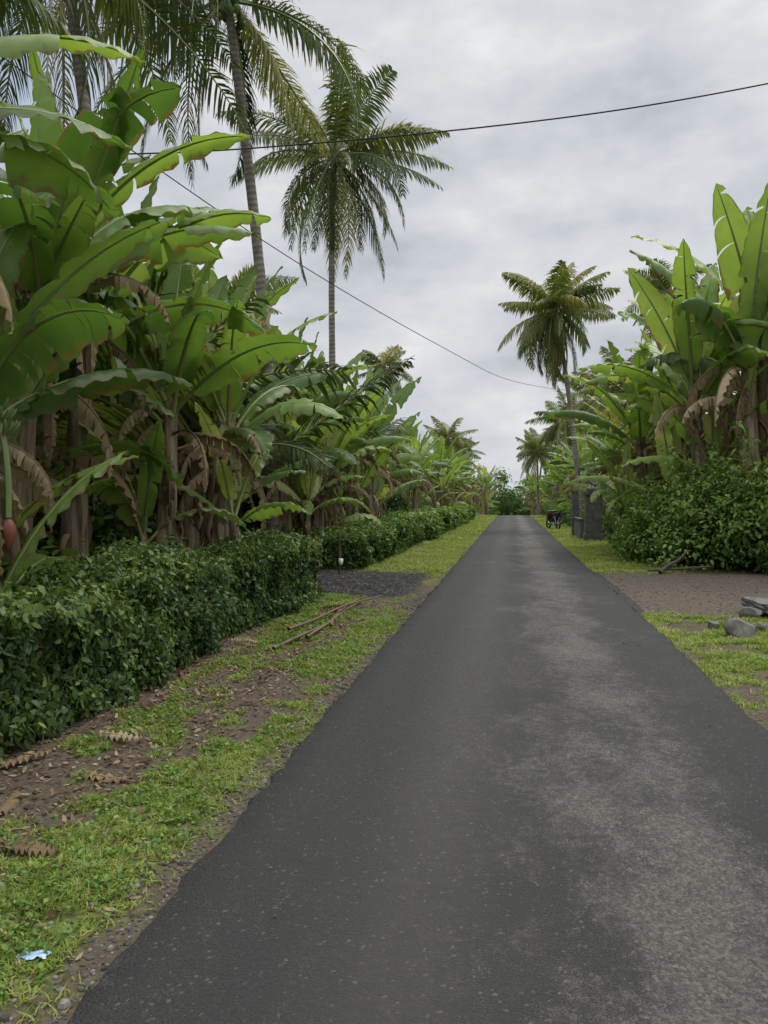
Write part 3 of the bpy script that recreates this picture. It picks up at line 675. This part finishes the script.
def rock(seed, s, mat=M_rock):
    u = np.linspace(0, np.pi, 26); v = np.linspace(0, 2*np.pi, 42)
    P = np.stack([np.sin(u)[:, None]*np.cos(v), np.sin(u)[:, None]*np.sin(v), np.cos(u)[:, None]+0*v], -1)
    rng = np.random.default_rng(seed)
    for k in range(16):
        d = rng.normal(size=3); d /= np.linalg.norm(d); c = rng.uniform(.55, .85)
        e = np.maximum(P@d-c, 0); P = P-e[..., None]*d
    P = P*(1+.16*(fbm(P[..., 0]*3+5, P[..., 1]*3+5, P[..., 2]*3+5, seed)-.5))[..., None]
    mb = MB(); mb.grids(P*np.array(s)); return mb.mesh('rock_mesh', [mat])
obj('rock', rock(3, (.20, .16, .16)), (2.62, 9.5, .08), .3)
obj('rock', rock(5, (.09, .08, .07)), (2.45, 10.0, .03), 1)
obj('rock', rock(8, (.13, .11, .10)), (3.35, 10.1, .05), 2)
obj('rock', rock(9, (.16, .13, .11)), (3.15, 10.9, .06), 2.4)
obj('rock', rock(12, (.11, .10, .09)), (2.95, 9.9, .04), 1.4)
import bmesh
def box(name, sx, sy, sz, mat, bev=.02, parent=None, loc=(0, 0, 0), rot=(0, 0, 0), jit=0.0, seed=0):
    bm = bmesh.new(); bmesh.ops.create_cube(bm, size=1)
    for v in bm.verts: v.co = Vector((v.co.x*sx, v.co.y*sy, v.co.z*sz))
    if bev: bmesh.ops.bevel(bm, geom=bm.edges[:], offset=bev, segments=2, affect='EDGES')
    rng = np.random.default_rng(seed)
    if jit:
        bmesh.ops.subdivide_edges(bm, edges=bm.edges[:], cuts=3, use_grid_fill=True)
        for v in bm.verts: v.co += Vector(rng.normal(0, jit, 3))
    me = bpy.data.meshes.new(name+'_mesh'); bm.to_mesh(me); bm.free(); me.materials.append(mat)
    o = bpy.data.objects.new(name, me); scene.collection.objects.link(o); o.location = loc; o.rotation_euler = rot
    if parent: o.parent = parent
    return o
box('concrete_slab', 1.2, .7, .11, M_conc, .015, loc=(3.85, 11.3, .12), rot=(.03, .04, .15), jit=.007)
gp = par('gate_pillar', (3.1, 30.6, 0))
box('shaft', .62, .45, 1.75, M_conc, .01, gp, (0, 0, .87))
box('plinth', .74, .57, .25, M_conc, .01, gp, (0, 0, .12))
box('cap', .78, .60, .12, M_conc, .02, gp, (0, 0, 1.81))
box('cap_top', .5, .36, .14, M_conc, .03, gp, (0, 0, 1.935))
gw = par('concrete_wall', (2.75, 33.0, 0))
box('wall_panel', .16, 3.2, .75, M_conc, .01, gw, (0, 0, .37))
box('coping', .24, 3.2, .07, M_conc, .015, gw, (0, 0, .785))
box('end_post', .3, .3, 1.9, M_conc, .01, gw, (0, 1.76, .95))
box('end_post_cap', .38, .38, .08, M_conc, .01, gw, (0, 1.76, 1.94))
# motorcycle
M_blk = simplemat('black_paint', (.012, .012, .013), (.03, .03, .032), 6, .35, .02)
M_rub = simplemat('tyre_rubber', (.012, .012, .012), (.03, .03, .03), 20, .8, .2)
M_met = simplemat('grey_metal', (.25, .25, .26), (.4, .4, .41), 10, .35, .05, metal=.8)
M_red = simplemat('dark_red_paint', (.03, .008, .008), (.06, .012, .012), 5, .3, .02)
mc = par('parked_motorcycle', (2.15, 41.5, 0), .35)
def tb_(name, pts, r, mat, k=10):
    m_ = MB(); m_.tube(np.array(pts, float), r, k, 0); return obj(name, m_.mesh(name+'_mesh', [mat]), parent=mc)
for nm, yy in (('front_wheel', .62), ('rear_wheel', -.62)):
    th = np.linspace(0, 2*np.pi, 25); tb_(nm, np.stack([0*th, yy+.25*np.cos(th), .29+.25*np.sin(th)], -1), .045, M_rub)
    tb_(nm+'_hub', [(-.07, yy, .29), (.07, yy, .29)], .06, M_met)
    for q in range(5):
        a = q*2*pi/5; tb_(nm+'_spoke', [(0, yy, .29), (0, yy+.24*math.cos(a), .29+.24*math.sin(a))], .012, M_met, 5)
for sx_ in (-.07, .07):
    tb_('fork', [(sx_, .62, .29), (sx_, .42, .85)], .02, M_met); tb_('shock', [(sx_*1.5, -.6, .3), (sx_*1.5, -.42, .68)], .025, M_met)
tb_('leg_shield', [(0, .45, .45), (0, .40, .62), (0, .36, .82), (0, .33, .98)], [.08, .17, .16, .05], M_red)
tb_('body', [(0, .3, .42), (0, .05, .48), (0, -.3, .62), (0, -.75, .74)], [.08, .13, .15, .05], M_blk)
tb_('seat', [(0, .05, .70), (0, -.15, .76), (0, -.45, .80), (0, -.75, .84)], [.04, .12, .12, .04], M_rub)
tb_('engine', [(0, .12, .3), (0, -.2, .3)], [.12, .13], M_met)
tb_('handlebar', [(-.33, .28, 1.02), (-.15, .36, .98), (.15, .36, .98), (.33, .28, 1.02)], .015, M_met)
tb_('headlight', [(0, .36, .95), (0, .46, .94)], [.10, .07], M_met)
tb_('exhaust', [(.13, .1, .22), (.14, -.3, .25), (.15, -.85, .35)], [.02, .045, .05], M_met)
tb_('front_fender', [(0, .9, .5), (0, .75, .6), (0, .6, .62), (0, .4, .55)], [.02, .06, .06, .03], M_red)
for s_ in (-1, 1):
    tb_('mirror_stem', [(s_*.2, .34, 1.0), (s_*.26, .34, 1.15)], .008, M_met, 5); tb_('mirror', [(s_*.26, .335, 1.17), (s_*.26, .36, 1.17)], .05, M_blk)
M_wrap = simplemat('blue_white_plastic', (.05, .2, .5), (.6, .7, .8), 30, .4, .1)
mb = MB(); a, b = np.meshgrid(np.linspace(-.5, .5, 16), np.linspace(-.5, .5, 10))
mb.grids(np.stack([a*.10+.01*np.sin(b*7), b*.045+.008*np.sin(a*11), .004+.014*fbm(a*7+3, b*7+3, 0, 5)], -1)); obj('plastic_wrapper', mb.mesh('wrapper_mesh', [M_wrap]), (-1.64, 2.42, float(gz(-1.64, 2.42))+.008), .25)
# cables
M_cab = simplemat('cable_rubber', (.015, .015, .017), (.03, .03, .03), 5, .6, .05)
def cable(pts, r):
    c = bpy.data.curves.new('cable_curve', 'CURVE'); c.dimensions = '3D'; c.bevel_depth = r; c.bevel_resolution = 2
    s = c.splines.new('NURBS'); s.points.add(len(pts)-1)
    for p, q in zip(s.points, pts): p.co = (*q, 1)
    s.order_u = 4; s.use_endpoint_u = True; c.resolution_u = 8; c.materials.append(M_cab)
    o = bpy.data.objects.new('overhead_cable', c); scene.collection.objects.link(o)
cable([(-13, 9.6, 6.9), (-9, 9.9, 6.55), (-5.1, 10.3, 6.48), (-3.7, 10.5, 6.55), (-1.44, 10.9, 6.75), (1.3, 11.35, 7.05), (3.6, 11.75, 7.48), (6.2, 12.2, 8.05), (12, 13.2, 9.7), (20, 14.5, 13)], .011)
cable([(-8.5, 1.5, 8.2), (-6.5, 5.6, 7.0), (-4.7, 10.1, 6.0), (-3.36, 14, 5.6), (-2.1, 17.9, 5.4), (-1.18, 22.1, 5.5), (-.09, 30.4, 6.05), (3, 43, 7.5)], .008)

# ------------------------------------------------------------ sky
w = bpy.data.worlds.new('World'); scene.world = w; w.use_nodes = True; nt = w.node_tree; nt.nodes.clear(); L = nt.links.new
out = N(nt, 'ShaderNodeOutputWorld'); tc = N(nt, 'ShaderNodeTexCoord')
SE, SR = math.radians(58), math.radians(25)
sky = N(nt, 'ShaderNodeTexSky', sky_type='NISHITA'); sky.sun_disc = False; sky.sun_elevation = SE; sky.sun_rotation = SR
b1 = N(nt, 'ShaderNodeBackground', i_Strength=.12); L(sky.outputs[0], b1.inputs[0])
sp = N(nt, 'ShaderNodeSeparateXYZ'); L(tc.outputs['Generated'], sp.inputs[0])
mp = N(nt, 'ShaderNodeMapping'); mp.inputs['Scale'].default_value = (1.5, 1.5, 3.2); mp.inputs['Location'].default_value = (.3, .7, .2); L(tc.outputs['Generated'], mp.inputs[0])
nz = N(nt, 'ShaderNodeTexNoise', i_Scale=2.6, i_Detail=7.0, i_Roughness=.55); L(mp.outputs[0], nz.inputs[0])
cr = ramp(nt, [(.34, (.50, .53, .58)), (.45, (.62, .645, .69)), (.55, (.72, .735, .76)), (.66, (.86, .865, .875))], nz.outputs[0])
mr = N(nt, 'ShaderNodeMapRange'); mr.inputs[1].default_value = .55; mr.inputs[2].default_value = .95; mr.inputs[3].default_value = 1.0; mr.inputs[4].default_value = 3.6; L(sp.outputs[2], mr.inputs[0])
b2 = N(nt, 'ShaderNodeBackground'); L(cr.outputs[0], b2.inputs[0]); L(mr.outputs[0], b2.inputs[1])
dt = N(nt, 'ShaderNodeVectorMath', operation='DOT_PRODUCT'); L(tc.outputs['Generated'], dt.inputs[0]); dt.inputs[1].default_value = Vector((-.60, .60, .52)).normalized()
mz = N(nt, 'ShaderNodeMath', operation='MULTIPLY_ADD', i_1=.08); L(nz.outputs[0], mz.inputs[0]); L(dt.outputs['Value'], mz.inputs[2])
m2 = N(nt, 'ShaderNodeMapRange'); m2.inputs[1].default_value = .98; m2.inputs[2].default_value = 1.04; m2.inputs[3].default_value = 0; m2.inputs[4].default_value = .75; L(mz.outputs[0], m2.inputs[0])
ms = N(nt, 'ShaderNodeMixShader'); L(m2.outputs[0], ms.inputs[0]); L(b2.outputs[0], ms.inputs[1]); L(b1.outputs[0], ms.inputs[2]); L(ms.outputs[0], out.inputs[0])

sd = bpy.data.lights.new('sun', 'SUN'); sd.energy = 1.5; sd.angle = math.radians(20); sd.color = (1, .95, .88)
so = bpy.data.objects.new('sun', sd); scene.collection.objects.link(so)
d = Vector((math.sin(SR)*math.cos(SE), math.cos(SR)*math.cos(SE), math.sin(SE)))
so.rotation_euler = (-d).to_track_quat('-Z', 'Y').to_euler()

cam = bpy.data.cameras.new('camera'); co = bpy.data.objects.new('camera', cam); scene.collection.objects.link(co)
cam.sensor_fit = 'VERTICAL'; cam.sensor_height = 36; cam.lens = 27.04; cam.clip_start = .05; cam.clip_end = 3000
co.location = (0, 0, 1.6); co.rotation_euler = (math.radians(90-.97), 0, math.radians(9.45)); scene.camera = co
print('verts', sum(len(m.vertices) for m in bpy.data.meshes))
